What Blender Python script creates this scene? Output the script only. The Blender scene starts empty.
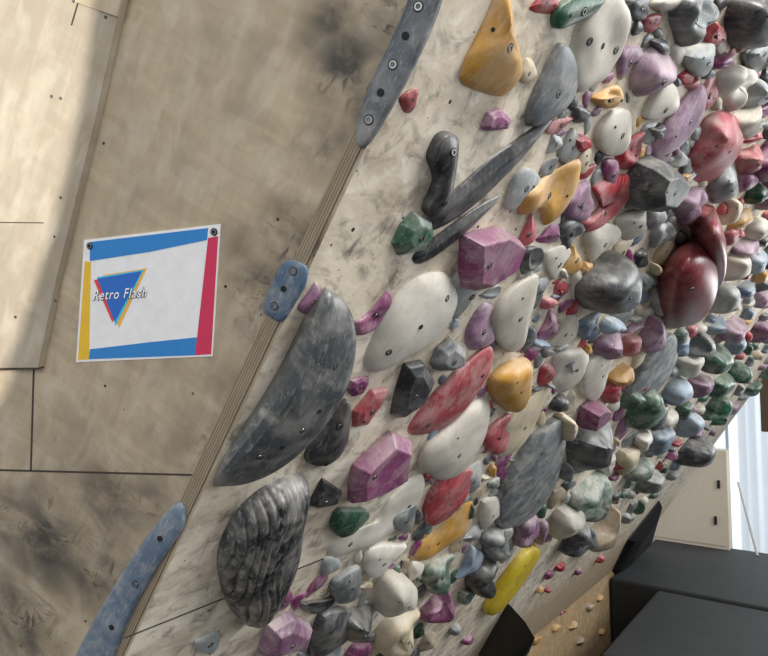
import bpy, bmesh, math, random
from mathutils import Vector, Matrix, noise
from mathutils.bvhtree import BVHTree
random.seed(7)
SC=bpy.context.scene
COL=SC.collection
# ---------------------------------------------------------------- camera
CAMZ=4.08
Yd=Vector((0,1,0)); Zd=Vector((0,0,1)); Xd=Vector((1,0,0))
F=Vector((-.5907,.804,.0662)).normalized()
R=F.cross(Zd).normalized(); U=R.cross(F).normalized()
CP=Vector((0,0,CAMZ))
cam=bpy.data.cameras.new('camera'); co=bpy.data.objects.new('camera',cam); COL.objects.link(co)
cam.sensor_width=36; cam.lens=633/768*36; cam.clip_end=200; cam.clip_start=.02
co.matrix_world=Matrix((( R.x,U.x,-F.x,0),(R.y,U.y,-F.y,0),(R.z,U.z,-F.z,CAMZ),(0,0,0,1)))
SC.camera=co
def ray(x,y): return R*((x-384)/633)-U*((y-328)/633)+F
def proj(p):
    d=p-CP; z=d.dot(F); return (384+633*d.dot(R)/z, 328-633*d.dot(U)/z)
class Plane:
    def __init__(s,P,u,v): s.P=P; s.u=u.normalized(); s.v=v.normalized(); s.n=s.u.cross(s.v).normalized()
    def hit(s,x,y,off=0):
        d=ray(x,y); t=((s.P+s.n*off)-CP).dot(s.n)/d.dot(s.n); return CP+d*t
    def depth(s,x,y):
        d=ray(x,y); return (s.P-CP).dot(s.n)/d.dot(s.n)
A0=CP+ray(281,328)*1.3
E=Vector((.557,0,.830)).normalized()
BO=Plane(A0,Yd,E)
a1=BO.hit(436,0); a2=BO.hit(126,656)
Ed=(a1-a2).normalized()
W=Vector((-.953,-.304,0)).normalized()
nL=Ed.cross(W).normalized()
if nL.dot(CP-a1)<0: nL=-nL
LW=Plane(a2,Ed.cross(nL),Ed)
ZB=CAMZ-3.05
def bx(z): return A0.x+(z-A0.z)*E.x/E.z
KX=bx(ZB)
KI=Plane(Vector((KX,0,0)),Yd,Zd)
YEND=11.3
# ---------------------------------------------------------------- materials
def lin(c):
    r=[]
    for v in c:
        v=v/255; r.append(v/12.92 if v<=.04045 else ((v+.055)/1.055)**2.4)
    return (*r,1)
class NT:
    def __init__(s,name):
        s.m=bpy.data.materials.new(name); s.m.use_nodes=True; s.t=s.m.node_tree; s.b=s.t.nodes['Principled BSDF']
        s.tc=s.t.nodes.new('ShaderNodeTexCoord')
    def n(s,k,**kw):
        o=s.t.nodes.new(k)
        for a,b in kw.items(): setattr(o,a,b)
        return o
    def l(s,a,b): s.t.links.new(a,b)
    def noise(s,sc,det=5,rough=.6,dist=0,scale=None,coord='Object',rot=None):
        o=s.n('ShaderNodeTexNoise'); o.inputs['Scale'].default_value=sc; o.inputs['Detail'].default_value=det
        o.inputs['Roughness'].default_value=rough; o.inputs['Distortion'].default_value=dist
        m=s.n('ShaderNodeMapping'); s.l(s.tc.outputs[coord],m.inputs[0])
        if scale: m.inputs['Scale'].default_value=scale
        if rot: m.inputs['Rotation'].default_value=rot
        s.l(m.outputs[0],o.inputs['Vector']); return o.outputs['Fac']
    def mr(s,src,a,b,c=0,d=1):
        o=s.n('ShaderNodeMapRange'); s.l(src,o.inputs[0])
        for i,v in enumerate((a,b,c,d)): o.inputs[i+1].default_value=v
        return o.outputs[0]
    def math(s,op,a,b=None):
        o=s.n('ShaderNodeMath',operation=op)
        for i,v in enumerate((a,b)):
            if v is None: continue
            if isinstance(v,(int,float)): o.inputs[i].default_value=v
            else: s.l(v,o.inputs[i])
        return o.outputs[0]
    def mix(s,f,a,b,mode='MIX'):
        o=s.n('ShaderNodeMix',data_type='RGBA',blend_type=mode)
        if isinstance(f,(int,float)): o.inputs[0].default_value=f
        else: s.l(f,o.inputs[0])
        for i,v in ((6,a),(7,b)):
            if isinstance(v,tuple): o.inputs[i].default_value=v
            else: s.l(v,o.inputs[i])
        return o.outputs[2]
    def bump(s,h,st,dist=.01):
        o=s.n('ShaderNodeBump'); o.inputs['Strength'].default_value=st; o.inputs['Distance'].default_value=dist
        s.l(h,o.inputs['Height']); s.l(o.outputs[0],s.b.inputs['Normal'])
    def fin(s,c,r=.6):
        if isinstance(c,tuple): s.b.inputs['Base Color'].default_value=c
        else: s.l(c,s.b.inputs['Base Color'])
        s.b.inputs['Roughness'].default_value=r
        return s.m
def plain(name,c,r=.6,metal=0,emi=0):
    t=NT(name); n=t.noise(30,3); k=t.mix(t.mr(n,.3,.7,0,.25),lin(c),lin(tuple(v*.8 for v in c)))
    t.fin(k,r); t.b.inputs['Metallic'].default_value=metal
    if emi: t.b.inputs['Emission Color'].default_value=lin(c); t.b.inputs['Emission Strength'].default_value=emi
    return t.m
PAL={ # base, secondary, chalk amount, roughness
 'W':((206,201,189),(184,177,163),.3,.56),'C':((208,195,164),(184,169,138),.35,.56),'S':((154,160,160),(134,141,142),.42,.52),
 'G':((104,111,115),(84,91,95),.36,.46),'D':((60,65,69),(48,52,56),.24,.4),'B':((38,41,45),(30,33,37),.14,.37),
 'P':((134,48,104),(112,40,90),.26,.45),'M':((144,104,132),(118,82,112),.36,.52),'R':((172,36,52),(140,28,42),.2,.45),
 'K':((124,28,40),(104,26,36),.08,.36),'r':((172,64,74),(146,48,58),.32,.48),'Y':((206,156,60),(180,130,48),.26,.48),'L':((214,190,26),(194,166,22),.08,.43),
 'E':((24,84,58),(18,66,44),.22,.4),'e':((96,124,110),(62,90,78),.62,.46),'U':((80,104,128),(68,90,114),.3,.48),'u':((138,158,176),(116,138,158),.34,.52),
 'T':((176,158,128),(154,135,106),.35,.56),'A':((76,84,91),(62,70,77),.26,.48),'a':((98,116,136),(84,102,122),.28,.52),'g':((66,70,73),(56,60,63),.22,.36),'b':((40,43,47),(30,33,37),.26,.34),'k':((22,23,25),(18,19,21),0,.5)}
NAM={'W':'white','C':'cream','S':'light grey','G':'grey','D':'dark grey','B':'black','P':'purple','M':'mauve','R':'red','K':'dark red','r':'faded red',
 'Y':'yellow','L':'bright yellow','E':'green','e':'marbled green','U':'blue','u':'pale blue','T':'tan','A':'slate grey','a':'grey blue','g':'charcoal','b':'chalky black','k':'matte black'}
MAT={}
for k,(c,c2,ch,ro) in PAL.items():
    t=NT('hold_plastic_'+NAM[k].replace(' ','_'))
    oi=t.n('ShaderNodeObjectInfo')
    off=t.n('ShaderNodeVectorMath',operation='ADD'); t.l(t.tc.outputs['Object'],off.inputs[0]); t.l(oi.outputs['Location'],off.inputs[1])
    def nz(sc,det,rough,dist,src=None):
        o=t.n('ShaderNodeTexNoise'); o.inputs['Scale'].default_value=sc;o.inputs['Detail'].default_value=det;o.inputs['Roughness'].default_value=rough;o.inputs['Distortion'].default_value=dist
        t.l(off.outputs[0] if src is None else src,o.inputs['Vector']); return o.outputs['Fac']
    a=nz(9,4,.6,.3); b=nz(12,4,.6,.4); f=nz(220,3,.6,0)
    mp=t.n('ShaderNodeMapping'); mp.inputs['Scale'].default_value=(4,1,1); mp.inputs['Rotation'].default_value=(0,0,.5); t.l(off.outputs[0],mp.inputs[0])
    g=nz(32,6,.66,.4,mp.outputs[0]); sc2=nz(70,3,.6,.2,mp.outputs[0])
    kk=0 if k=='k' else .6 if k in 'gBDA' else .9
    col=t.mix(t.mr(a,.38,.62),lin(c),lin(c2))
    col=t.mix(t.math('MULTIPLY',t.mr(b,.44,.64),ch*.9),col,lin((214,209,198)))
    col=t.mix(t.mr(g,.54,.68,0,kk*min(.7,.12+ch*(1.0 if k=='e' else .7))),col,lin((216,211,200)))
    col=t.mix(t.mr(sc2,.62,.7,0,.28*kk),col,lin((214,209,198)))
    col=t.mix(t.mr(g,.3,.43,.28*kk,0),col,lin(tuple(v*.5 for v in c2)))
    ge=t.n('ShaderNodeNewGeometry'); sp=t.n('ShaderNodeSeparateXYZ'); t.l(ge.outputs['Normal'],sp.inputs[0])
    col=t.mix(t.math('MULTIPLY',t.mr(sp.outputs['Z'],.0,.9,0,ch*1.1),t.mr(b,.35,.6,.5,1)),col,lin((210,204,192)))
    hv=t.n('ShaderNodeHueSaturation'); t.l(col,hv.inputs['Color']); t.l(t.mr(oi.outputs['Random'],0,1,.82,1.08),hv.inputs['Value']); t.l(t.mr(oi.outputs['Random'],0,1,1.07,.86),hv.inputs['Saturation'])
    t.fin(hv.outputs[0],ro); t.bump(f,.08,.002)
    MAT[k]=t.m
M_bolt=plain('steel_bolt',(120,120,118),.35,.8)
M_dark=plain('dark_socket',(14,14,15),.8)
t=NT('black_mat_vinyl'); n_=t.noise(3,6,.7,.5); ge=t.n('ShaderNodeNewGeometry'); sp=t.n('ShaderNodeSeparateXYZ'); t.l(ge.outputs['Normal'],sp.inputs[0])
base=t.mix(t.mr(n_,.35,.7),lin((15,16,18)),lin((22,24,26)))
M_mat=t.fin(t.mix(t.math('MULTIPLY',t.mr(sp.outputs['Z'],.6,.95),t.mr(n_,.3,.6,.7,1)),base,lin((52,55,57))),.7)  # upward faces mixed to a lighter grey than the near-black sides
def spots(t,pl,lst,org,rot):
    acc=None
    for (x,y,r,s) in lst:
        p=rot@(pl.hit(x,y)-org)
        rr=r*pl.depth(x,y)/633
        d=t.n('ShaderNodeVectorMath',operation='DISTANCE'); t.l(t.tc.outputs['Object'],d.inputs[0]); d.inputs[1].default_value=p
        v=t.mr(d.outputs['Value'],rr*1.5,rr*.3,0,s)
        acc=v if acc is None else t.math('MAXIMUM',acc,v)
    return acc
rotL=Matrix((LW.u,LW.v,LW.n))
rotB=Matrix((BO.u,BO.v,BO.n))
def dots(t,scale,rad,thr=.45):
    v=t.n('ShaderNodeTexVoronoi'); v.inputs['Scale'].default_value=scale; t.l(t.tc.outputs['Object'],v.inputs['Vector'])
    w=t.n('ShaderNodeTexWhiteNoise'); t.l(v.outputs['Position'],w.inputs['Vector'])
    d=t.math('LESS_THAN',v.outputs['Distance'],rad); k=t.math('GREATER_THAN',w.outputs['Value'],thr)
    return t.math('MULTIPLY',d,k)
def plywall(name,c1,c2,sp,dirt,dt=True):
    t=NT(name)
    g=t.noise(5,6,.6,.6,scale=(1,5,1)); big=t.noise(2.2,4,.5,.5); fine=t.noise(9,5,.55,.4,scale=(1,1.6,1),rot=(0,0,.5))
    grain=t.noise(70,4,.6,.2,scale=(1,.1,1))
    col=t.mix(t.mr(g,.38,.62),lin(c1),lin(c2))
    if dt: col=t.mix(t.mr(grain,.42,.62,0,.3),col,lin(tuple(v*.85 for v in c1)))
    col=t.mix(t.mr(big,.42,.6,0,.45),col,lin(tuple(v*.86 for v in c1)))
    ch=t.noise(9,4,.5,.5,scale=(2.0,1,1),rot=(0,0,-.6)); col=t.mix(t.mr(ch,.48,.72,0,.4),col,lin((206,198,180)))
    st=t.noise(5,5,.55,.8,scale=(2.4,1,1),rot=(0,0,.5)); col=t.mix(t.mr(st,.5,.72,0,dirt*1.6),col,lin((108,99,86)))
    col=t.mix(t.mr(fine,.48,.72,0,dirt*1.1),col,lin((90,83,73)))
    if sp is not None:
        s=spots(t,*sp); fl=t.noise(11,7,.68,.9,scale=(2.4,1,1),rot=(0,0,-.8)); f2=t.noise(6,6,.6,.5,scale=(1,1.5,1)); f3=t.noise(15,7,.68,.9,scale=(1,2.4,1),rot=(0,0,.35))
        q=t.math('MULTIPLY',s,t.math('MAXIMUM',t.mr(f2,.38,.60,.28,1),t.math('MAXIMUM',t.mr(fl,.47,.63,0,1),t.mr(f3,.5,.64,0,1))))
        col=t.mix(q,col,lin((56,52,47)))
    if dt: col=t.mix(dots(t,13,.05,.2),col,lin((48,42,36)))
    t.fin(col,.72); t.bump(grain,.05,.002)
    return t.m
SPL=[(345,62,44,.95),(330,20,30,.85),(385,20,28,.9),(365,100,26,.9),(312,40,22,.6),(302,255,40,1),(262,292,36,.9),(250,330,30,.6),(285,225,28,.75),(242,245,24,.5),(50,545,60,.95),(110,500,46,.8),(95,570,50,.9),(200,445,42,.5),(60,250,24,.3),(330,140,34,.6),(20,625,52,.95),(230,390,34,.4),(70,450,34,.4),(150,500,34,.65),(8,520,38,.85)]
M_ply=plywall('smudged_plywood',(186,171,145),(173,156,130),(LW,SPL,a2,rotL),.2)
M_ply2=plywall('pale_birch_plywood',(166,155,136),(159,147,128),None,.05)
M_kick=plywall('kicker_plywood',(176,148,108),(160,132,94),None,.14,False)
# spray board
t=NT('chalky_painted_board')
b1=t.noise(2.6,4,.5,.3); b2=t.noise(6,5,.55,.4,scale=(1.2,1,1),rot=(0,0,.7)); b3=t.noise(13,7,.64,.5,scale=(1,1.6,1),rot=(0,0,-.5)); b4=t.noise(4,5,.55,.4,scale=(1,1.6,1),rot=(0,0,-.9)); b5=t.noise(8,8,.68,.5,scale=(1.8,1,1),rot=(0,0,.9))
col=t.mix(t.mr(b1,.36,.64),lin((232,223,206)),lin((217,205,184)))
col=t.mix(t.mr(b2,.42,.74,0,.75),col,lin((180,164,138)))
col=t.mix(t.mr(b4,.44,.72,0,.65),col,lin((156,142,121)))
col=t.mix(t.mr(b3,.51,.7,0,.75),col,lin((116,107,96)))
col=t.mix(t.mr(b5,.54,.68,0,.8),col,lin((80,75,69)))
col=t.mix(t.mr(b3,.32,.44,.6,0),col,lin((240,234,222)))
sx=t.n('ShaderNodeSeparateXYZ'); t.l(t.tc.outputs['Object'],sx.inputs[0])
vb=(Vector((bx(ZB),0,ZB))-a2).dot(BO.v)
wob=t.math('ADD',sx.outputs['Y'],t.math('MULTIPLY',b1,.5))
col=t.mix(t.mr(wob,vb+1.6,vb+.95,0,.75),col,lin((166,142,110)))
col=t.mix(dots(t,13,.065,.15),col,lin((42,39,36)))
col=t.mix(dots(t,31,.07,.6),col,lin((60,56,50)))
t.fin(col,.7); t.bump(b3,.02,.002); M_board=t.m
t=NT('plywood_edge_layers'); sx=t.n('ShaderNodeSeparateXYZ'); t.l(t.tc.outputs['Object'],sx.inputs[0])
w=t.math('SINE',t.math('MULTIPLY',sx.outputs['X'],1100)); nn=t.noise(30,5,.7,0,scale=(6,.4,1))
col=t.mix(t.mr(w,-.4,.4),lin((120,108,89)),lin((156,142,119))); col=t.mix(t.mr(nn,.4,.7,0,.5),col,lin((92,84,72))); M_edge=t.fin(col,.75)
M_seam=plain('seam_shadow_gap',(62,54,46),.9)
M_floor=plain('dark_rubber_floor',(40,38,36),.7)
M_white=plain('offwhite_paint',(206,208,206),.6)
M_cream=plain('cream_panel',(214,202,182),.6)
M_glass=plain('frosted_daylight_glass',(222,234,242),.3,0,1.0)
M_curt=plain('pale_curtain_fabric',(214,224,232),.9,0,.5)  # emission put in so the cloth glows as if backlit
M_wood=plain('brown_timber',(84,64,46),.6)
# ---------------------------------------------------------------- object helpers
def mk(name,verts,faces,mat,mw=None,smooth=False,parent=None,sharp=None):
    me=bpy.data.meshes.new(name); me.from_pydata([tuple(v) for v in verts],[],faces); me.update()
    if mat: me.materials.append(mat)
    bm=bmesh.new(); bm.from_mesh(me); bmesh.ops.recalc_face_normals(bm,faces=bm.faces); bm.to_mesh(me); bm.free()
    if smooth: me.shade_smooth()
    if sharp: me.set_sharp_from_angle(angle=sharp)
    o=bpy.data.objects.new(name,me); COL.objects.link(o)
    if parent: o.parent=parent; o.matrix_parent_inverse=parent.matrix_world.inverted()
    if mw is not None: o.matrix_world=mw
    return o
def frame(pl,org):
    m=Matrix((pl.u,pl.v,pl.n)).transposed().to_4x4(); m.translation=org; return m
def prism(name,pl,pts,n0,n1,mat,org=None,parent=None):
    org=org or sum(pts,Vector())/len(pts); mw=frame(pl,org); inv=mw.inverted()
    q=[inv@p for p in pts]; n=len(q)
    vs=[Vector((p.x,p.y,n0)) for p in q]+[Vector((p.x,p.y,n1)) for p in q]
    fs=[tuple(range(n))[::-1],tuple(range(n,2*n))]+[(i,(i+1)%n,n+(i+1)%n,n+i) for i in range(n)]
    return mk(name,vs,fs,mat,mw,parent=parent)
def meta(o,label,cat,group=None,kind=None):
    if label:o['label']=label
    if cat:o['category']=cat
    if group:o['group']=group
    if kind:o['kind']=kind
def struct(o,label,cat='wall'):
    meta(o,label,cat,None,'structure')
def box(name,a,b,mat,parent=None,bev=0):
    c=(Vector(a)+Vector(b))/2; h=(Vector(b)-Vector(a))/2
    vs=[Vector((sx*h.x,sy*h.y,sz*h.z)) for sx in(-1,1) for sy in(-1,1) for sz in(-1,1)]
    fs=[(0,1,3,2),(4,6,7,5),(0,4,5,1),(2,3,7,6),(0,2,6,4),(1,5,7,3)]
    o=mk(name,vs,fs,mat,Matrix.Translation(c),parent=parent)
    if bev:
        m=o.modifiers.new('b','BEVEL'); m.width=bev; m.segments=3
    return o
# ---------------------------------------------------------------- room shell
def onar(z): return a2+Ed*((z-a2.z)/Ed.z)
arB=onar(ZB); arT=onar(CAMZ+3.2)
farT=Vector((bx(arT.z),YEND,arT.z)); farB=Vector((bx(ZB),YEND,ZB))
o=prism('wall_right',BO,[arB,farB,farT,arT],-.08,0,M_board,org=a2); struct(o,'overhanging white painted climbing board covered in chalk marks')
o=prism('wall_lower',KI,[Vector((KX,arB.y,0)),Vector((KX,YEND,0)),Vector((KX,YEND,ZB)),Vector((KX,arB.y,ZB))],-.08,0,M_kick); struct(o,'worn vertical plywood kicker below the climbing board')
Wd=(W-W.dot(LW.n)*LW.n).normalized()
z0=onar(0.0)
o=prism('wall_left',LW,[z0,arT,arT+Wd*5,z0+Wd*5],-.08,0,M_ply,org=a2); struct(o,'smudged tan plywood climbing panel with bolt holes')
def hp(x,y,off=0): return LW.hit(x,y,off)
def hL(lst): return [hp(x,y) for x,y in lst]
o=prism('wall_side',LW,hL([(-260,-160),(166,-160),(129,-5),(100,125),(62,280),(44,366),(-260,372)]),0,.018,M_ply2); struct(o,'pale clean birch plywood panel with screws')
o=prism('trim_1',LW,hL([(74,-30),(138,-30),(125,20),(84,6)]),0.0181,.024,M_ply); struct(o,'thin grey plywood cover piece','trim')
ns=2
def seam(pl,x1,y1,x2,y2,w=1.6,n0=0,n1=.0012):
    global ns
    dx,dy=x2-x1,y2-y1; l=math.hypot(dx,dy); nx,ny=-dy/l*w/2,dx/l*w/2
    pts=[pl.hit(x1+nx,y1+ny),pl.hit(x2+nx,y2+ny),pl.hit(x2-nx,y2-ny),pl.hit(x1-nx,y1-ny)]
    o=prism('trim_%d'%ns,pl,pts,n0,n1,M_seam); ns+=1; struct(o,'dark narrow gap between plywood panels','panel seam')
seam(LW,-40,469,197,475,1.8)
seam(LW,34,366,31,471,1.5)
seam(LW,-40,222,50,223,1.0,.018,.0185)
seam(LW,85,4,78,28,1.5,.018,.0185)
seam(LW,-40,368,44,367,2,0,.0185)
seam(BO,124,638,330,556,1.0)
p=[]
for (x,y) in ((508,-160),(76,760)):
    p.append(hp(x-2,y))
q=[hp(76-17,760),hp(508-17,-160)]
o=prism('trim_%d'%ns,LW,[p[0],p[1],q[0],q[1]],0,.004,M_edge,org=p[1]); ns+=1; struct(o,'layered plywood edge strip along the arete','trim')
o=box('floor',(-9,-3,-.1),(8,18,0),M_floor); struct(o,'dark rubber gym floor','floor')
o=box('wall_back',(-9,16,0),(8,16.1,9),M_white); struct(o,'off-white painted back wall')
def at_y(x,y,Y): d=ray(x,y); return CP+d*((Y-CP.y)/d.y)
wa=at_y(705,575,15.98); wb=at_y(860,340,15.98)
win=box('window_1',(wa.x-.9,15.93,wa.z),(wb.x,15.98,wb.z),M_glass); struct(win,'tall frosted window letting in cool daylight','window')
for fx in (wa.x-.9,wa.x+.55,wa.x+1.55):
    m=box('mullion',(fx-.03,15.86,wa.z),(fx+.03,15.95,wb.z),M_white,parent=win)
cs=at_y(738,450,15.6).x; ce=cs+1.9; vs=[];fs=[]; N=120
for i in range(N+1):
    u=i/N; x=cs+(ce-cs)*u; y=15.6+.03*math.sin(u*60)+.02*math.sin(u*23+1)
    vs.append(Vector((x,y,.02))); vs.append(Vector((x+.01*math.sin(u*30),y,wb.z)))
for i in range(N): fs.append((2*i,2*i+1,2*i+3,2*i+2))
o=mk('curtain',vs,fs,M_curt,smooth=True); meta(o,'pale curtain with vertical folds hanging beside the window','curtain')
fr=at_y(758,350,11.9); f2=at_y(768,432,11.9)
o=box('trim_%d'%ns,(fr.x,11.9,f2.z),(fr.x+1.2,12.0,CAMZ+3.2),M_wood,bev=.01); ns+=1; struct(o,'brown timber panel mounted beside the bright window','timber panel')
# crash mats
MT=CAMZ-3.1
d=ray(611,578); tt=(MT-CAMZ)/d.z; y1=(d*tt).y
ST=.03
d=ray(598,656); tt=(MT-ST-CAMZ)/d.z; xb=max(KX+.05,(d*tt).x)
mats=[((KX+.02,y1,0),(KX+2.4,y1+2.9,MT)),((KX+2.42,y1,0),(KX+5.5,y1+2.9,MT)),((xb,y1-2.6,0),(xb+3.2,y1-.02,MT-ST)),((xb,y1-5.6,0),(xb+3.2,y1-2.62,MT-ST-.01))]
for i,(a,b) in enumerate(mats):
    o=box('crash_mat',a,b,M_mat,bev=.05); meta(o,['thick black vinyl crash mat beside the kicker','thick black vinyl crash mat in front of the cabinet','black crash mat block with a lighter top','black crash mat block with a lighter top'][i],'crash mat',group='black crash mats')
# cream cabinet with slanted shoulder
yc=12.5
P=[at_y(x,y,yc) for x,y in ((636,543),(733,543),(726,451),(706,450),(668,478),(648,500))]
P[0].z=MT;P[1].z=MT;P[1].x=P[2].x
cab=bpy.data.objects.new('storage_cabinet',None); COL.objects.link(cab); cab.location=((P[0].x+P[1].x)/2,yc+.15,MT); bpy.context.view_layer.update()
meta(cab,'plain cream storage cabinet with slanted shoulder on black mats','cabinet')
PY=Plane(Vector((0,yc,0)),Xd,Zd)
prism('body',PY,P,-.35,0,M_cream,parent=cab)
cx=sum((p_.x for p_ in P))/6; cz=sum((p_.z for p_ in P))/6
Q=[Vector((cx+(p_.x-cx)*.93,yc,cz+(p_.z-cz)*.93)) for p_ in P]
dr=prism('door',PY,Q,0.001,.02,M_cream,parent=cab)
for (hx,hy) in ((719,484),(716,520)):
    h=at_y(hx,hy,yc); box('handle',(h.x-.02,yc-.07,h.z-.07),(h.x+.02,yc-.021,h.z+.07),M_dark,parent=dr,bev=.006)
pa=at_y(757,543,12.4); pa.z=MT+.01; pb=at_y(738,482,12.86)
bmx=bmesh.new(); bmesh.ops.create_cone(bmx,cap_ends=True,segments=12,radius1=.02,radius2=.02,depth=(pb-pa).length); me=bpy.data.meshes.new('leaning_pole'); bmx.to_mesh(me); bmx.free(); me.materials.append(M_white)
o=bpy.data.objects.new('leaning_pole',me); COL.objects.link(o); o.matrix_world=Matrix.Translation((pa+pb)/2)@(pb-pa).to_track_quat('Z','Y').to_matrix().to_4x4(); meta(o,'white pole leaning beside the cream cabinet','pole')
# ---------------------------------------------------------------- bolts
def bolt_mesh():
    bm=bmesh.new()
    def ring(r,z,n=14): return [bm.verts.new((r*math.cos(2*math.pi*i/n),r*math.sin(2*math.pi*i/n),z)) for i in range(n)]
    rs=[ring(1.25,-.3),ring(1.25,.06),ring(1,.06),ring(.95,.2),ring(.55,.2),ring(.5,-.1)]
    for k in range(5):
        for i in range(14):
            f=bm.faces.new((rs[k][i],rs[k][(i+1)%14],rs[k+1][(i+1)%14],rs[k+1][i])); f.material_index=1 if k in(0,1,4) else 0
    f=bm.faces.new(rs[5]); f.material_index=1
    bmesh.ops.recalc_face_normals(bm,faces=bm.faces)
    me=bpy.data.meshes.new('bolt'); bm.to_mesh(me); bm.free(); me.materials.append(M_bolt); me.materials.append(M_dark); return me
def hole_mesh():
    bm=bmesh.new(); bmesh.ops.create_cone(bm,cap_ends=True,segments=14,radius1=1,radius2=.9,depth=.5)
    me=bpy.data.meshes.new('bolt_hole'); bm.to_mesh(me); bm.free(); me.materials.append(M_dark); return me
BM=bolt_mesh(); HM=hole_mesh()
def put_bolt(par,bvh,x,y,r,kind='bolt'):
    loc,nor,_,_=bvh.ray_cast(Vector((x,y,5)),Vector((0,0,-1)))
    if loc is None: return
    if nor.z<0: nor=-nor
    q=nor.to_track_quat('Z','Y').to_matrix().to_4x4()
    o=bpy.data.objects.new(kind,BM if kind=='bolt' else HM); COL.objects.link(o); o.parent=par
    o.matrix_local=Matrix.Translation(loc)@q@Matrix.Scale(r,4)
# ---------------------------------------------------------------- hold builder
def crom(pts,n):
    m=len(pts); out=[]
    for i in range(m):
        p0,p1,p2,p3=pts[i-1],pts[i],pts[(i+1)%m],pts[(i+2)%m]
        k=max(1,round(n/m))
        for j in range(k):
            t=j/k
            out.append(.5*((2*p1)+(p2-p0)*t+(2*p0-5*p1+4*p2-p3)*t*t+(3*p1-p0-3*p2+p3)*t**3))
    return out
def axes(loc):
    n=len(loc); cc=sum(loc,Vector((0,0)))/n
    sxx=sum((p.x-cc.x)**2 for p in loc);syy=sum((p.y-cc.y)**2 for p in loc);sxy=sum((p.x-cc.x)*(p.y-cc.y) for p in loc)
    ang=.5*math.atan2(2*sxy,sxx-syy); ax=Vector((math.cos(ang),math.sin(ang)))
    pr=[(p-cc).dot(ax) for p in loc]; pq=[(p-cc).dot(Vector((-ax.y,ax.x))) for p in loc]
    return cc,ax,pr,pq,max(pr)-min(pr),max(pq)-min(pq)
POLY=('facet','block')
def geo(pl,pts,hr,typ,seed,ring=7,seg=32,fitpts=None):
    pv=[Vector(p) for p in pts]
    c=sum(pv,Vector((0,0)))/len(pv)
    rd=ray(c.x,c.y); L=rd.length
    ct=abs(rd.dot(pl.n))/L; st=math.sqrt(max(1e-6,1-ct*ct))
    C0=pl.hit(c.x,c.y)
    T=(rd-rd.dot(pl.n)*pl.n).normalized(); S=pl.n.cross(T)
    w=[pl.hit(p.x,p.y)-C0 for p in pv]
    tt=[v.dot(T) for v in w]; ss=[v.dot(S) for v in w]
    DT=max(tt)-min(tt); DS=max(ss)-min(ss); Wd_=DT*ct
    _,_,_,_,p1,p2=axes(pv); ar=abs(sum(pv[i-1].x*pv[i].y-pv[i].x*pv[i-1].y for i in range(len(pv))))/2
    sz=min(Wd_,DS,ar/p1*1.2*pl.depth(c.x,c.y)/633)
    h=hr*sz; H=min(h*st,.93*Wd_)
    a=(Wd_**2-H**2)/(2*Wd_); D=2*a/ct; lim=2.0*max(Wd_,DS)
    if D>lim:
        D=lim; a=D*ct/2; H=math.sqrt(max(.01*Wd_**2,Wd_**2-2*Wd_*a))
    h=H/st
    n0=(H*H/(2*Wd_))/st
    C=pl.hit(c.x,c.y,n0)-pl.n*n0
    pw=[Vector(p) for p in (fitpts or pts)]
    ctr=pl.hit(c.x,c.y,n0)
    w=[pl.hit(p.x,p.y,n0)-ctr for p in pw]
    k=D/DT
    loc=[]
    for v in w:
        v2=T*(v.dot(T)*k)+S*v.dot(S)
        loc.append(Vector((v2.dot(pl.u),v2.dot(pl.v))))
    if typ not in POLY: loc=crom(loc,seg)
    n=len(loc)
    cc,ax,pr,pq,l1,l2=axes(loc); px_=Vector((-ax.y,ax.x))
    rf=max(0,1-l2/l1)*.8 if l1>0 else 0
    size=(l1+l2)/2
    rnd=random.Random(seed)
    sk=Vector((rnd.uniform(-.1,.1),rnd.uniform(-.02,.16)))*l2
    verts=[];faces=[]
    if typ=='facet': prof=[(1,0),(1,.12),(.88,.6),(.5,.98),(.0,1)]; sk*=.6
    elif typ=='block': prof=[(1,0),(.98,.35),(.72,1.0),(.0,1)]; sk=Vector((-.10,.08))*l2
    elif typ=='cone': prof=[(1,0),(1,.1),(.88,.32),(.72,.5),(.54,.68),(.36,.83),(.18,.95),(0,1)]
    elif typ=='plate': prof=[(1,0),(.985,.42),(.95,.56),(.93,.6),(.75,.74),(.5,.88),(.25,.97),(0,1)]; sk*=.3
    elif typ=='slab': prof=[(1,0),(1,.45),(.96,.68),(.88,.82),(.74,.92),(.5,.98),(.3,1),(0,1.02)]; sk*=0
    elif typ=='fin': prof=[(1,0),(.97,.3),(.85,.52),(.65,.72),(.42,.88),(.2,.97),(0,1)]; sk*=0; rf=.55
    elif typ=='edge':
        prof=[(1,0),(1,.18),(.95,.5),(.86,.84),(.76,1.0),(.62,.94),(.45,.76),(.25,.66),(0,.62)]; sk=Vector((0,.15))*l2
    else:
        prof=[(1,0)]
        for i in range(ring):
            ph=i/(ring)*math.pi/2
            prof.append((math.cos(ph)**.75,max(.04,math.sin(ph)**1.05)))
        prof.append((0,1))
    if typ=='ridge': sk*=0
    jx,jy,jr=rnd.uniform(-.15,.15)*l2,rnd.uniform(.0,.25)*l2,l2*.36
    so=Vector((seed*1.37%50,seed*2.11%50,seed*.77%50))
    am={'dome':.025,'jug':.035,'facet':.0,'block':0,'cone':.015,'slab':.0,'ridge':.0,'fin':.01,'plate':.015,'edge':.02}.get(typ,.03)
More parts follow.
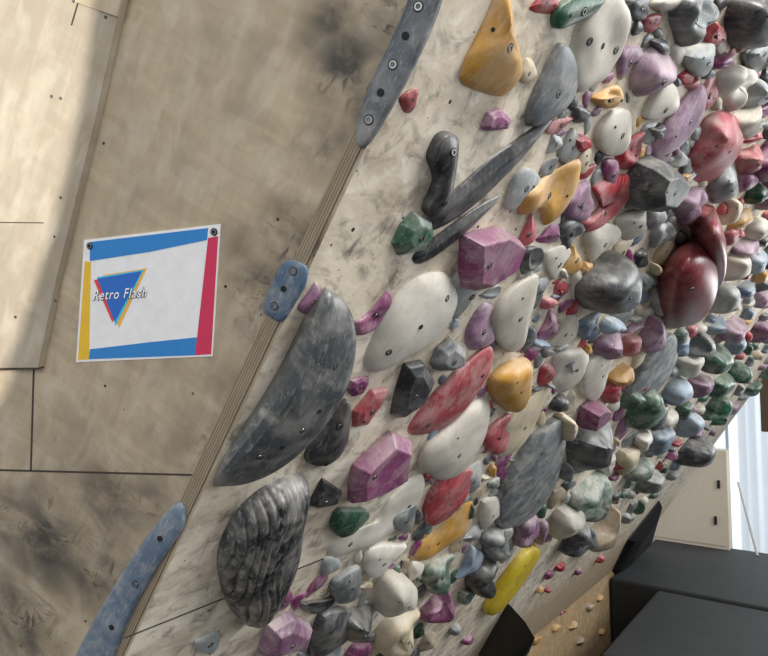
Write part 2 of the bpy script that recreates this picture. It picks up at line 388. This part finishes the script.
    for (s,z) in prof[:-1]:
        for i,p in enumerate(loc):
            tg=cc+ax*(pr[i]*rf*1.0)
            q=tg+(p-tg)*s+sk*max(0,z)
            zz=z*h
            if z>.03:
                nv=Vector((q.x,q.y,zz))/size*2.6+so
                e=noise.noise(nv)*am*size*1.3
                dd=(p-cc)
                if dd.length>1e-9: q=q+dd.normalized()*e*.7
                zz=max(.1*h*z,zz+e*.8)
                if typ=='ridge':
                    A=(q-cc).dot(px_)/l2; B=(q-cc).dot(ax)/l1
                    if px_.x<0: A=-A
                    nn_=noise.noise(Vector((A*2.4,B*4.0,4.3))); n2_=noise.noise(Vector((A*2.4,B*2,9.1)))
                    ph=A*66+5*math.sin(B*4+.9)+9*nn_
                    saw=abs(math.sin(ph/2))**.55
                    am2=max(.10,min(1,.55-A*1.5+1.1*n2_))
                    zz+=h*.2*(saw-.7)*min(1,z*1.6)*am2
                    if dd.length>1e-9: q=q+dd.normalized()*(saw-.7)*h*.06*min(1,z*3)*am2
                if typ=='jug':
                    g=math.exp(-((q.x-cc.x-jx)**2+(q.y-cc.y-jy)**2)/jr**2); zz-=.66*h*g*min(1,z*1.3)
                    zz=max(zz,.06*h)
                if typ=='fin':
                    zz*=1+.10*math.sin((q-cc).dot(px_)/l2*16)
            verts.append(Vector((q.x,q.y,zz)))
    m=len(prof)-1
    for k_ in range(m-1):
        for i in range(n):
            faces.append((k_*n+i,k_*n+(i+1)%n,(k_+1)*n+(i+1)%n,(k_+1)*n+i))
    last=[verts[(m-1)*n+i] for i in range(n)]
    if typ in POLY or rf>.15:
        faces.append(tuple((m-1)*n+i for i in range(n)))
    else:
        cv=sum(last,Vector())/n
        verts.append(cv); ci=len(verts)-1
        for i in range(n): faces.append(((m-1)*n+i,(m-1)*n+(i+1)%n,ci))
    return C,verts,faces,size,h,cc,ax,l1,l2
NB=36
def radii(pts,c):
    r=[0]*NB
    for (x,y) in pts:
        dx,dy=x-c[0],y-c[1]; a=math.atan2(dy,dx)/(2*math.pi)*NB; b=int(a)%NB if a>=0 else int(a+NB)%NB
        r[b]=max(r[b],math.hypot(dx,dy))
    for i in range(NB):
        if r[i]==0:
            j=1
            while j<NB and r[(i-j)%NB]==0: j+=1
            k=1
            while k<NB and r[(i+k)%NB]==0: k+=1
            r[i]=max(1e-3,(r[(i-j)%NB]*k+r[(i+k)%NB]*j)/(j+k))
    return r
def dens(pts,closed=True,k=6):
    out=[]
    n=len(pts)
    for i in range(n):
        a=pts[i-1];b=pts[i]
        for j in range(k): out.append((a[0]+(b[0]-a[0])*j/k,a[1]+(b[1]-a[1])*j/k))
    return out
def hold_geo(pl,pts,hr,typ,seed,ring=7,seg=32,fit=0):
    c=(sum(p[0] for p in pts)/len(pts),sum(p[1] for p in pts)/len(pts))
    rd=ray(*c); ct=abs(rd.dot(pl.n))/rd.length
    if ct<.36: fit=min(fit,1)
    if not fit: return geo(pl,pts,hr,typ,seed,ring,seg)
    tp=pts if typ in POLY else [tuple(v) for v in crom([Vector(p) for p in pts],48)]
    tr=radii(dens(tp),c)
    cur=[tuple(p) for p in pts]
    lo,hi=(.7,1.4) if ct>.36 else (.85,1.15)
    for it in range(fit+1):
        res=geo(pl,pts,hr,typ,seed,ring,seg,cur)
        if it==fit: break
        C,v,f=res[:3]; M=frame(pl,C)
        pj=[proj(M@q) for q in v]
        cloud=[]
        for ff in f:
            if len(ff)==4:
                for i in range(4):
                    a=pj[ff[i-1]];b=pj[ff[i]]
                    for j in (0,.33,.66): cloud.append((a[0]+(b[0]-a[0])*j,a[1]+(b[1]-a[1])*j))
        ar=radii(cloud,c)
        new=[]
        for (x,y) in cur:
            dx,dy=x-c[0],y-c[1]; a=math.atan2(dy,dx)/(2*math.pi)*NB-.5
            i0=math.floor(a); fr_=a-i0
            k=(tr[i0%NB]/ar[i0%NB])*(1-fr_)+(tr[(i0+1)%NB]/ar[(i0+1)%NB])*fr_
            k=max(lo,min(hi,k))
            new.append((c[0]+dx*k,c[1]+dy*k))
        cur=new
    return res
SHAPE={'dome':'rounded','jug':'scooped jug','block':'flat faced block','facet':'faceted','cone':'ridged','slab':'long flat','ridge':'rippled','fin':'long fin shaped','plate':'crisp edged','edge':'lipped edge'}
SUR={'BO':'on chalky board','KI':'on plywood kicker','LW':'on plywood arete'}
count=0
def hold(col,typ,pts,hr=.55,pl=BO,bolts=1,label=None,ring=7,seg=32,fit=0):
    global count
    count+=1
    C,v,f,size,h,cc,ax,l1,l2=hold_geo(pl,pts,hr,typ,count,ring,seg,fit)
    o=mk('climbing_hold',v,f,MAT[col],frame(pl,C),smooth=(typ not in POLY),sharp=math.radians(38) if typ in('cone','plate','fin','edge') else None)
    if typ in POLY:
        b=o.modifiers.new('b','BEVEL'); b.width=min(.004,size*.03); b.segments=2
    szn='tiny' if size<.06 else 'small' if size<.1 else 'medium' if size<.18 else 'large'
    key='BO' if pl is BO else 'KI' if pl is KI else 'LW'
    meta(o,label or '%s %s %s climbing hold %s'%(szn,NAM[col],SHAPE[typ],SUR[key]),'climbing hold',group='climbing holds on the training wall')
    if bolts:
        bvh=BVHTree.FromPolygons(v,f)
        r=min(.0078,size*.07)
        rr=random.Random(count)
        if bolts==1:
            put_bolt(o,bvh,cc.x+rr.uniform(-.1,.1)*l2,cc.y+rr.uniform(-.1,.1)*l2,r)
            if size>.07 and rr.random()<.7:
                sg=rr.choice((-.27,.27)); put_bolt(o,bvh,cc.x+ax.x*l1*sg,cc.y+ax.y*l1*sg,r*.6,'bolt_hole')
        else:
            for i in range(bolts):
                s=(i/(bolts-1)-.5)*.62
                p=cc+ax*(s*l1); put_bolt(o,bvh,p.x,p.y,r,'bolt' if i%2==0 else 'bolt_hole')
    return o
GS=4; occ={}
def inpoly(x,y,P):
    c=False; n=len(P)
    for i in range(n):
        x1,y1_=P[i]; x2,y2=P[(i+1)%n]
        if (y1_>y)!=(y2>y) and x<(x2-x1)*(y-y1_)/(y2-y1_)+x1: c=not c
    return c
def mark(P,chk=False):
    xs=[p[0] for p in P]; ys=[p[1] for p in P]; tot=0;hit=0
    for gx in range(int(min(xs)//GS),int(max(xs)//GS)+1):
        for gy in range(int(min(ys)//GS),int(max(ys)//GS)+1):
            if inpoly(gx*GS+2,gy*GS+2,P):
                tot+=1
                if (gx,gy) in occ: hit+=1
                if not chk: occ[(gx,gy)]=1
    return hit/max(1,tot)
def ell(cx,cy,l,w,ang,seed,n=10,wob=.14,tear=None):
    rr=random.Random(seed); a=math.radians(ang); out=[]
    e1=rr.choice((-1,1))*rr.uniform(.2,.65) if tear is None else tear
    bend=rr.uniform(-.38,.38) if l>w*1.25 else rr.uniform(-.15,.15)
    for i in range(n):
        th=2*math.pi*i/n; k=1+rr.uniform(-wob,wob)*.5
        ux=math.cos(th); x=l/2*ux*k; y=w/2*math.sin(th)*k*(1+e1*ux)+bend*w*(ux*ux-.5)
        out.append((cx+x*math.cos(a)+y*math.sin(a),cy-x*math.sin(a)+y*math.cos(a)))
    return out
# ---- lofted volumes: cross sections between two edge curves rising off the board
def polyline(pts,t):
    ls=[math.hypot(pts[i+1][0]-pts[i][0],pts[i+1][1]-pts[i][1]) for i in range(len(pts)-1)]; T=sum(ls)*t
    for i,l in enumerate(ls):
        if T<=l or i==len(ls)-1:
            k=T/l; return (pts[i][0]+(pts[i+1][0]-pts[i][0])*k,pts[i][1]+(pts[i+1][1]-pts[i][1])*k)
        T-=l
def smooth_open(pts,n=8):
    v=[Vector(p) for p in pts]; v=[v[0]*2-v[1]]+v+[v[-1]*2-v[-2]]; out=[]
    for i in range(1,len(v)-2):
        for j in range(n):
            t=j/n; p0,p1,p2,p3=v[i-1],v[i],v[i+1],v[i+2]
            out.append(tuple(.5*((2*p1)+(p2-p0)*t+(2*p0-5*p1+4*p2-p3)*t*t+(3*p1-p0-3*p2+p3)*t**3)))
    out.append(tuple(v[-2])); return out
def loft(col,Lpts,Rpts,H,cs_,label,bolts,ctr,sharp,bz=.85,br=.0065,pw=.62):
    global count
    count+=1
    Lp=smooth_open(Lpts); Rp=smooth_open(Rpts)
    N=56; org=BO.hit(*ctr); M=frame(BO,org); inv=M.inverted(); vs=[]; fs=[]
    for i in range(N+1):
        t=i/N; Lq=polyline(Lp,t); Rq=polyline(Rp,t); h=H*max(.03,math.sin(math.pi*t)**pw)
        for (s,z) in cs_:
            x=Lq[0]+(Rq[0]-Lq[0])*s; y=Lq[1]+(Rq[1]-Lq[1])*s
            vs.append(inv@BO.hit(x,y,z*h))
        q=vs[-1].copy(); l=inv@BO.hit(*Lq); q=q+(l-q)*.05; q.z=0; vs.append(q)
    K=len(cs_)+1
    for i in range(N):
        for j in range(K-1): fs.append((i*K+j,i*K+j+1,(i+1)*K+j+1,(i+1)*K+j))
    o=mk('climbing_hold',vs,fs,MAT[col],M,smooth=True,sharp=math.radians(sharp))
    meta(o,label,'climbing hold',group='climbing holds on the training wall')
    bvh=BVHTree.FromPolygons(vs,fs)
    for (x,y,k) in bolts:
        q=inv@BO.hit(x,y,H*bz); put_bolt(o,bvh,q.x,q.y,br,k)
    mark(Lp+Rp[::-1])
loft('g',[(213,484),(222,460),(240,430),(260,400),(280,366),(296,334),(310,306),(325,287)],
 [(215,487),(246,484),(277,471),(306,448),(331,418),(348,386),(356,350),(353,318),(341,297),(326,287)],.09,
 [(0,0),(.08,.34),(.2,.62),(.36,.82),(.52,.94),(.66,1.0),(.675,1.0),(.80,.985),(.93,.965),(.98,.94),(1,.88)],
 'huge charcoal half moon shaped volume with bolt holes',((316,408,'bolt_hole'),(300,428,'bolt'),(282,446,'bolt_hole'),(262,460,'bolt'),(334,365,'bolt'),(300,372,'bolt_hole')),(285,400),22)
RC=[(0,0),(.1,.3),(.22,.52),(.36,.7),(.5,.83),(.64,.92),(.78,.98),(.9,1.0),(.97,.99),(1,.94)]
loft('K',[(670,329),(657,312),(656,286),(664,262),(680,244),(697,238)],[(674,329),(699,322),(714,302),(718,276),(712,252),(699,238)],.2,RC,
 'large dark red broad smooth lobe with a bolt hole',((692,290,'bolt'),),(685,285),60,.9,.014,.5)
loft('K',[(708,292),(700,264),(692,240),(698,220),(712,206)],[(716,294),(725,276),(727,250),(722,226),(714,206)],.2,RC,
 'dark red tapered wedge rising behind a rounded red lobe',(),(710,250),60,.85,.0065,.5)
V=[
('A','slab',[(418,-30),(448,-30),(441,5),(424,48),(400,95),(378,132),(366,147),(358,144),(358,128),(370,88),(388,50),(408,5)],.28,LW,5,'long slate grey textured volume bolted along the arete'),
('U','slab',[(289,260),(301,262),(308,268),(306,284),(294,306),(283,321),(270,316),(264,307),(270,290),(280,268)],.2,LW,3,'flat blue hold bolted on the plywood arete'),
('a','slab',[(176,503),(187,508),(184,528),(162,562),(140,600),(124,634),(112,668),(104,700),(64,700),(78,655),(98,616),(124,572),(150,534)],.26,LW,4,'long slim grey blue volume bolted along the arete'),
('b','ridge',[(258,489),(290,475),(307,479),(306,510),(300,556),(286,594),(264,622),(247,626),(229,606),(218,575),(218,548),(232,516)],.42,BO,2,'large black hold with many fine wavy ridges'),
('Y','cone',[(500,-14),(508,0),(514,28),(521,60),(520,78),(506,95),(480,92),(461,82),(463,62),(474,40),(486,14)],.5,BO,1,None),
('E','plate',[(553,28),(553,8),(575,-6),(605,-8),(600,8),(577,23)],.5,BO,1,None),
('W','jug',[(572,35),(590,5),(618,-8),(631,18),(625,45),(603,80),(577,93),(567,75)],.45,BO,3,None),
('G','plate',[(560,42),(578,68),(573,100),(550,121),(528,126),(526,108),(540,75)],.35,BO,1,None),
('M','dome',[(700,82),(706,100),(692,135),(665,156),(650,150),(665,120),(685,95)],.5,BO,1,None),
('r','cone',[(706,116),(730,112),(743,130),(738,155),(715,180),(693,179),(686,165),(695,140)],.5,BO,1,None),
('D','facet',[(633,160),(655,156),(684,176),(681,194),(656,213),(630,211),(624,186)],.5,BO,1,None),
('R','jug',[(592,185),(628,174),(633,192),(610,220),(588,233),(581,223),(598,205)],.42,BO,1,None),
('Y','jug',[(553,170),(577,158),(580,175),(562,213),(547,225),(538,212),(520,214),(519,196),(535,182)],.4,BO,1,None),
('B','plate',[(437,133),(453,133),(459,150),(456,175),(448,203),(432,216),(422,210),(431,182),(426,155)],.6,BO,2,None),
('B','fin',[(552,116),(543,131),(516,162),(486,193),(456,218),(430,230),(421,222),(433,205),(457,187),(487,161),(518,138)],.4,BO,0,'long near black curved horn hold with pointed tip'),
('B','fin',[(502,193),(495,202),(473,224),(446,248),(420,264),(412,258),(422,246),(446,228),(473,209)],.45,BO,0,'slim near black horn hold lying diagonally'),
('E','facet',[(412,210),(430,220),(434,236),(420,251),(398,256),(391,243),(400,225)],.4,BO,1,None),
('P','block',[(460,235),(497,225),(520,240),(524,258),(510,276),(475,290),(457,289)],.5,BO,2,'large purple block hold with flat triangular faces'),
('W','dome',[(430,272),(449,276),(457,298),(441,335),(402,362),(371,373),(363,360),(380,320),(405,284)],.3,BO,3,'large smooth white oval sloper hold'),
('P','jug',[(388,291),(391,305),(374,330),(356,335),(352,324),(368,312)],.45,BO,1,None),
('r','dome',[(486,346),(492,356),(478,393),(447,425),(420,435),(407,430),(424,403),(452,374)],.35,BO,2,'long faded red crescent shaped hold'),
('B','plate',[(345,398),(350,430),(341,455),(325,466),(308,463),(305,450),(325,425)],.45,BO,2,None),
('R','facet',[(388,387),(384,401),(366,425),(352,428),(354,410),(370,391)],.45,BO,1,None),
('P','block',[(390,430),(412,440),(409,478),(380,496),(350,504),(346,482),(352,464)],.5,BO,2,'large purple block hold with flat angular faces'),
('B','facet',[(322,477),(342,491),(339,503),(315,508),(307,504)],.35,BO,1,None),
('W','jug',[(420,473),(423,495),(401,527),(370,547),(335,559),(328,548),(347,530),(372,522),(392,495)],.36,BO,2,'long white worn jug hold'),
('R','plate',[(450,468),(471,469),(468,492),(450,516),(430,525),(422,515),(430,488)],.38,BO,1,None),
('W','dome',[(480,398),(490,405),(486,435),(468,468),(445,480),(420,471),(422,447),(450,420)],.33,BO,1,None),
('Y','jug',[(471,500),(466,530),(440,552),(411,562),(414,546),(440,525)],.4,BO,1,None),
('G','plate',[(556,418),(565,440),(555,485),(530,518),(500,527),(494,498),(518,452),(540,425)],.32,BO,2,'large grey angular blade shaped hold'),
('C','dome',[(547,386),(535,425),(515,452),(497,455),(500,430),(525,400)],.33,BO,1,None),
('G','plate',[(672,333),(676,362),(652,395),(625,394),(635,368),(655,343)],.42,BO,1,None),
('L','slab',[(531,544),(538,552),(520,586),(495,613),(483,610),(494,586),(514,558)],.5,BO,3,'bright yellow bar shaped hold with drilled holes'),
('k','facet',[(511,600),(517,628),(510,668),(492,668)],.2,BO,0,'smooth black pointed wedge at the board bottom'),
('k','facet',[(660,500),(652,540),(612,579),(628,540)],.3,BO,0,'slim black wedge volume at the board bottom'),
]
SM=[
('M','dome',311,299,35,22,65),('R','dome',410,100,27,19,60),('P','facet',494,122,34,24,20),('C','dome',527,70,28,18,80),('R','dome',543,4,32,22,20),
('D','dome',637,5,34,28,40),('Y','jug',607,97,36,22,15),('W','plate',615,131,55,38,70),('M','dome',627,62,40,22,60),('M','cone',651,73,56,46,50),
('G','jug',690,20,58,50,60),('S','plate',700,58,40,30,60),('D','dome',748,20,62,46,110),('W','plate',660,103,50,30,45),('W','jug',735,88,52,36,70),
('R','jug',708,92,40,20,70),('R','edge',630,150,46,22,60),('G','cone',650,132,26,18,60),('B','dome',581,114,21,19,0),('R','facet',582,143,22,20,0),
('S','cone',553,145,24,14,60),('P','cone',548,235,30,16,30),('D','jug',570,234,34,24,60),('M','jug',578,200,46,34,60),('W','plate',600,240,48,30,50),
('W','cone',632,222,40,28,50),('M','jug',690,204,42,36,40),('S','jug',660,236,34,22,50),('T','plate',664,252,34,14,55),
('Y','plate',572,260,30,20,80),('Y','facet',587,268,20,16,20),('W','plate',556,262,38,24,70),('R','cone',560,292,24,14,60),('D','dome',605,284,68,62,20),
('U','jug',590,325,32,22,60),('U','dome',566,360,20,16,40),('P','cone',548,325,34,18,70),('S','plate',520,190,52,26,55),('S','cone',466,292,60,30,60),
('M','jug',481,326,56,32,70),('W','plate',517,312,80,40,70),('G','facet',447,357,42,36,30),('B','facet',410,390,68,38,65),('Y','dome',512,383,58,46,60),
('R','cone',546,375,26,18,60),('W','jug',568,369,52,34,70),('W','plate',597,372,62,28,65),('B','dome',558,404,22,18,30),('R','jug',499,432,46,26,65),
('P','block',592,414,34,30,40),('D','cone',592,445,60,44,60),('M','plate',652,333,42,28,80),('M','dome',733,330,28,24,40),('P','facet',358,385,28,20,40),
('E','plate',350,520,44,30,20),('E','dome',716,360,34,28,20),('E','dome',722,386,30,20,40),('E','dome',717,409,34,22,50),('E','dome',644,410,48,34,70),
('E','dome',632,400,26,20,20),('E','dome',740,374,24,20,20),('E','dome',756,195,26,20,30),('u','dome',677,392,34,26,40),
('U','dome',660,440,34,24,50),('U','dome',745,290,22,17,40),('R','dome',622,462,20,14,50),('R','dome',640,384,18,14,50),('D','dome',697,452,38,28,50),
('u','dome',690,425,30,22,50),('M','dome',700,385,28,22,50),('u','dome',735,345,26,20,50),('W','dome',690,362,32,24,60),('M','dome',760,300,20,16,50),('S','dome',725,300,34,24,60),('W','dome',735,268,36,26,60),('u','dome',757,262,26,20,60),
('e','jug',592,498,56,40,60),('W','plate',566,522,40,30,40),('M','jug',526,531,40,26,70),('G','jug',498,540,42,28,60),('D','jug',579,541,42,30,60),
('u','plate',468,563,40,18,55),('e','jug',440,573,46,28,60),('B','jug',484,576,46,26,80),('W','plate',384,556,50,28,35),('W','plate',393,594,50,42,60),
('C','jug',399,630,64,38,60),('G','plate',347,582,44,30,60),('D','cone',357,624,42,34,60),('D','plate',328,632,64,38,50),('M','facet',283,638,62,42,30),
('S','plate',209,641,30,22,30),('P','jug',439,606,42,28,60),('P','cone',316,586,34,11,45),('P','dome',299,600,24,9,50),('P','cone',283,601,28,12,60),
('P','dome',358,650,30,18,20),('P','cone',504,462,32,12,60),('G','plate',405,516,36,24,55),('P','dome',417,548,22,12,70),('W','plate',489,512,40,22,60),
('M','cone',610,345,34,28,60),('G','dome',700,345,30,24,60),('C','plate',627,460,32,22,60),('G','dome',650,482,28,22,50),('T','plate',604,530,54,24,62),
('G','facet',583,460,40,22,50),('P','cone',530,355,22,14,60),('S','cone',470,476,40,24,50),('D','plate',688,172,36,20,60),('r','cone',750,160,34,26,60),
('W','plate',746,120,40,30,60),('S','cone',756,95,36,26,60),('W','dome',757,230,30,22,40),('M','dome',745,248,30,22,40),('D','plate',756,55,40,26,60),
('S','plate',665,300,36,30,60),('r','dome',630,345,26,22,60),('S','cone',625,305,40,26,60),('e','dome',640,470,28,22,60),('D','plate',655,415,34,24,60),
('B','dome',655,130,20,16,0),('S','plate',620,25,30,26,60),('R','dome',652,22,26,18,40),('M','cone',665,152,26,16,60),('Y','dome',685,176,14,11,30),
('G','cone',538,292,34,18,70),('M','dome',597,298,24,16,40),('W','cone',580,283,36,22,70),('P','dome',512,262,20,14,30),('M','plate',625,190,30,20,60),
]
for (c,ty,P,hr,pl,nb,lab) in V:
    big=ty=='ridge'
    nofit=ty in('fin',) or pl is LW or c in 'Kk'
    hold(c,ty,P,hr,pl,nb,label=lab,ring=40 if big else 12,seg=360 if big else 72,fit=0 if nofit else (1 if ty in('ridge','moon') else 4)); mark(P)
for i,(c,ty,cx,cy,l,w,a) in enumerate(SM):
    sc_=.95 if l<66 else 1
    P=ell(cx,cy,l*sc_,w*sc_*.97,a,i+3, 7 if ty in POLY else 10, .1 if ty in POLY else .14)
    hold(c,ty,P,random.Random(i).uniform(.28,.42),BO,1 if l>22 else 0,ring=9,fit=3); mark(ell(cx,cy,l,w,a,0,10,0,0))
KH=[('Y',536,640,11,8),('Y',556,628,10,7),('R',562,612,8,5),('Y',573,626,10,7),('T',590,607,9,7),('Y',600,598,8,6),('Y',548,614,9,6),('Y',602,632,8,6),('T',580,642,9,7)]
for (c,x,y,l,w) in KH: hold(c,'dome',ell(x,y,l,w,40,x),.6,KI,0)
for (c,x,y,l,w) in [('R',560,567,12,8),('P',549,575,12,7),('Y',540,590,9,7),('R',528,640,9,7),('P',468,640,14,9),('P',578,572,9,6),('R',600,560,10,7),('G',455,630,14,10),('R',548,590,7,6)]:
    hold(c,'dome',ell(x,y,l,w,40,x),.5,BO,0); mark(ell(x,y,l,w,40,x))
# --------------------------- filler
REG=[(600,-5),(775,-5),(775,368),(700,452),(640,518),(600,532),(540,540),(480,590),(430,610),(430,665),(300,665),(330,560),(410,530),(420,480),(455,320),(530,225),(545,140)]
rg=random.Random(21)
TOTAL=292
st_v=[];st_f=[];st_c=[]
def pick(x,y):
    if x>640 and y>330: s='WWSGEEEUuuMPMSrCeDR'
    elif y<200: s='WWSGGDMPRrPYDBCW'
    elif y>480: s='WSGDPMeTBDSE'
    else: s='WWSGGDMPPRrDYUCBu'
    return rg.choice(s)
for (smin,smax,tries,ov) in ((.11,.16,900,.06),(.075,.11,2600,.10),(.05,.075,6000,.15),(.028,.045,8000,.16)):
    for _ in range(tries):
        x=rg.uniform(300,772); y=rg.uniform(-2,660)
        if not inpoly(x,y,REG): continue
        dep=BO.depth(x,y)
        if dep<0 or dep>14: continue
        s=rg.uniform(smin,smax)
        if dep>3: s*=1.45
        if dep>3 and s<.08: s*=1.3
        px=s*633/dep
        if px<7: continue
        ar=rg.uniform(.4,.85) if x<640 else rg.uniform(.65,.9); ang=rg.gauss(58,26)
        P=ell(x,y,px*1.25,px*ar,ang,rg.random(),9,.16)
        if mark(P,True)>(ov if x<560 else ov+.15): continue
        mark(P)
        c=pick(x,y); ty=rg.choice(['dome','plate','edge','jug','plate','facet','cone','dome']) if x<640 else rg.choice(['dome','dome','jug','cone'])
        if ty=='facet': P=P[::2]+[P[-1]] if len(P)%2 else P[::2]
        hr=rg.uniform(.26,.42)
        if count<TOTAL:
            hold(c,ty,P,hr,BO,1 if px>20 else 0,ring=6,seg=20,fit=1)
        else:
            ty='dome'
            C,v,f,*_r=hold_geo(BO,P,hr,ty,rg.randint(1,9999),4,9)
            m=frame(BO,C); b=len(st_v); st_v+= [m@q for q in v]; st_f+=[tuple(b+i for i in ff) for ff in f]; st_c+=[c]*len(f)
if st_f:
    me=bpy.data.meshes.new('small_climbing_holds'); me.from_pydata([tuple(v) for v in st_v],[],st_f); me.update()
    keys=sorted(set(st_c))
    for k in keys: me.materials.append(MAT[k])
    for p_,c in zip(me.polygons,st_c): p_.material_index=keys.index(c)
    bm=bmesh.new(); bm.from_mesh(me); bmesh.ops.recalc_face_normals(bm,faces=bm.faces); bm.to_mesh(me); bm.free(); me.shade_smooth()
    o=bpy.data.objects.new('small_climbing_holds',me); COL.objects.link(o)
    meta(o,'mass of small mixed colour climbing holds on the board','climbing holds',kind='stuff')
# ---------------------------------------------------------------- sign
sign=bpy.data.objects.new('printed_sign',None); COL.objects.link(sign); sc_=[(85,240),(221,224),(213,356),(77,362)]
sign.matrix_world=frame(LW,hp(149,296)); bpy.context.view_layer.update()
meta(sign,'white printed sign with blue, yellow and red bars reading Retro Flash','sign')
def flat(name,P,n0,n1,c,lab=None,r=.4):
    m=bpy.data.materials.get('print_'+name) or plain('print_'+name,c,r)
    o=prism(name,LW,[hp(x,y) for x,y in P],n0,n1,m,parent=sign)
    if lab:o['label']=lab
    return o
flat('sheet',sc_,0,.003,(236,236,236))
flat('blue_bar',[(91,242),(209,228),(208,240),(150,252),(91,261)],.003,.0036,(34,128,200))
flat('lower_blue_bar',[(91,349),(150,342),(198,337),(196,355),(90,359)],.003,.0036,(34,128,200))
flat('red_bar',[(209,238),(219,236),(212,354),(196,355)],.003,.0036,(206,40,84))
flat('yellow_bar',[(86,261),(92,262),(90,359),(79,360)],.003,.0036,(232,186,40))
flat('yellow_triangle',[(104,275),(148,268),(120,328)],.003,.0033,(242,178,66))
flat('cyan_triangle',[(98,277),(145,269.5),(117,325.5)],.0033,.0036,(70,195,228))
flat('red_triangle',[(95,280),(141,271.5),(113.5,322)],.0036,.0039,(222,60,66))
flat('blue_triangle',[(98.5,278.5),(143,271),(116,321.5)],.0039,.0042,(28,104,196))
pa_=hp(94,300); pb_=hp(148,296.5); dirx=(pb_-pa_).normalized(); up=LW.n.cross(dirx)
def text(name,body,c,off,x0,y0,bold):
    cu=bpy.data.curves.new(name,'FONT'); cu.body=body; cu.size=1; cu.shear=.5; cu.extrude=.002; cu.offset=bold; cu.space_character=1.16
    m=bpy.data.materials.get('ink_'+name) or plain('ink_'+name,c,.5)
    o=bpy.data.objects.new(name,cu); COL.objects.link(o); bpy.context.view_layer.update()
    wdt=o.dimensions.x; s=(pb_-pa_).length/wdt
    me=bpy.data.meshes.new_from_object(o); bpy.data.objects.remove(o); me.materials.clear(); me.materials.append(m)
    o=bpy.data.objects.new(name,me); COL.objects.link(o)
    P=LW.hit(x0,y0)+LW.n*off
    mw=Matrix((dirx*s,up*s*1.15,LW.n*s*.3)).transposed().to_4x4(); mw.translation=P
    o.parent=sign; o.matrix_parent_inverse=sign.matrix_world.inverted(); o.matrix_world=mw
text('lettering_outline','Retro Flash',(22,34,60),.0044,94.1,300.3,.036)
text('lettering','Retro Flash',(252,252,252),.0048,94,300,.004)
for (x,y) in ((91,246),(215,232)):
    o=bpy.data.objects.new('screw',BM); COL.objects.link(o); o.parent=sign; o.matrix_parent_inverse=sign.matrix_world.inverted()
    o.matrix_world=frame(LW,LW.hit(x,y)+LW.n*.0045)@Matrix.Scale(.0065,4)
for (x,y) in ((80,4),(112,20),(67,100),(58,98),(22,316),(62,300),(67,198)):
    o=bpy.data.objects.new('screw',BM); COL.objects.link(o); o.matrix_world=frame(LW,LW.hit(x,y)+LW.n*.0195)@Matrix.Scale(.0026,4)
    meta(o,'small screw fixing the pale plywood panel','screw',group='screws in the plywood panel')
# ---------------------------------------------------------------- light
w=bpy.data.worlds.new('world'); SC.world=w; w.use_nodes=True
bg=w.node_tree.nodes['Background']; bg.inputs[0].default_value=(.96,.97,1,1); bg.inputs[1].default_value=.6
def area(name,loc,target,sx,sy,e,c=(1,1,1)):
    l=bpy.data.lights.new(name,'AREA'); l.shape='RECTANGLE'; l.size=sx; l.size_y=sy; l.energy=e; l.color=c
    o=bpy.data.objects.new(name,l); COL.objects.link(o); o.location=loc
    o.rotation_euler=(Vector(target)-Vector(loc)).to_track_quat('-Z','Y').to_euler()
area('ceiling_lamp',(2.2,1.2,CAMZ+3.3),(-1.2,2.2,CAMZ),1.6,1.2,230,(1,.98,.95))
area('window_daylight',(4.5,7,CAMZ+2.0),(-.8,5,CAMZ-.5),4,3,350,(.97,.99,1))
area('front_daylight',(.2,-4,CAMZ+1.5),(-1.5,1.5,CAMZ),2.5,2,74,(1,.99,.97))
area('rear_window_daylight',(1.5,14.6,4.2),(-1.2,10.5,1),2.5,2,140,(.95,.98,1))
q0=hp(98,-10,.018); q2=hp(18,340,.018); rad=2.6; HS=5.5; mid=(q0+q2)/2; ch=(q2-q0); hh=math.sqrt(rad*rad-(ch.length/2)**2)
pd=LW.n.cross(ch).normalized()
if pd.dot(Wd)<0: pd=-pd
Cc=mid+pd*hh; S=Cc+LW.n*HS
l=bpy.data.lights.new('added_panel_spot','SPOT'); l.energy=2100; l.spot_size=2*math.atan(rad/HS); l.spot_blend=0.008; l.shadow_soft_size=.02; l.color=(1,.94,.84)  # unseen spot, added so its cone edge draws the shade line on the pale panel
o=bpy.data.objects.new('added_panel_spot',l); COL.objects.link(o); o.location=S; o.rotation_euler=(-LW.n).to_track_quat('-Z','Y').to_euler()
SC.view_settings.view_transform='Standard'
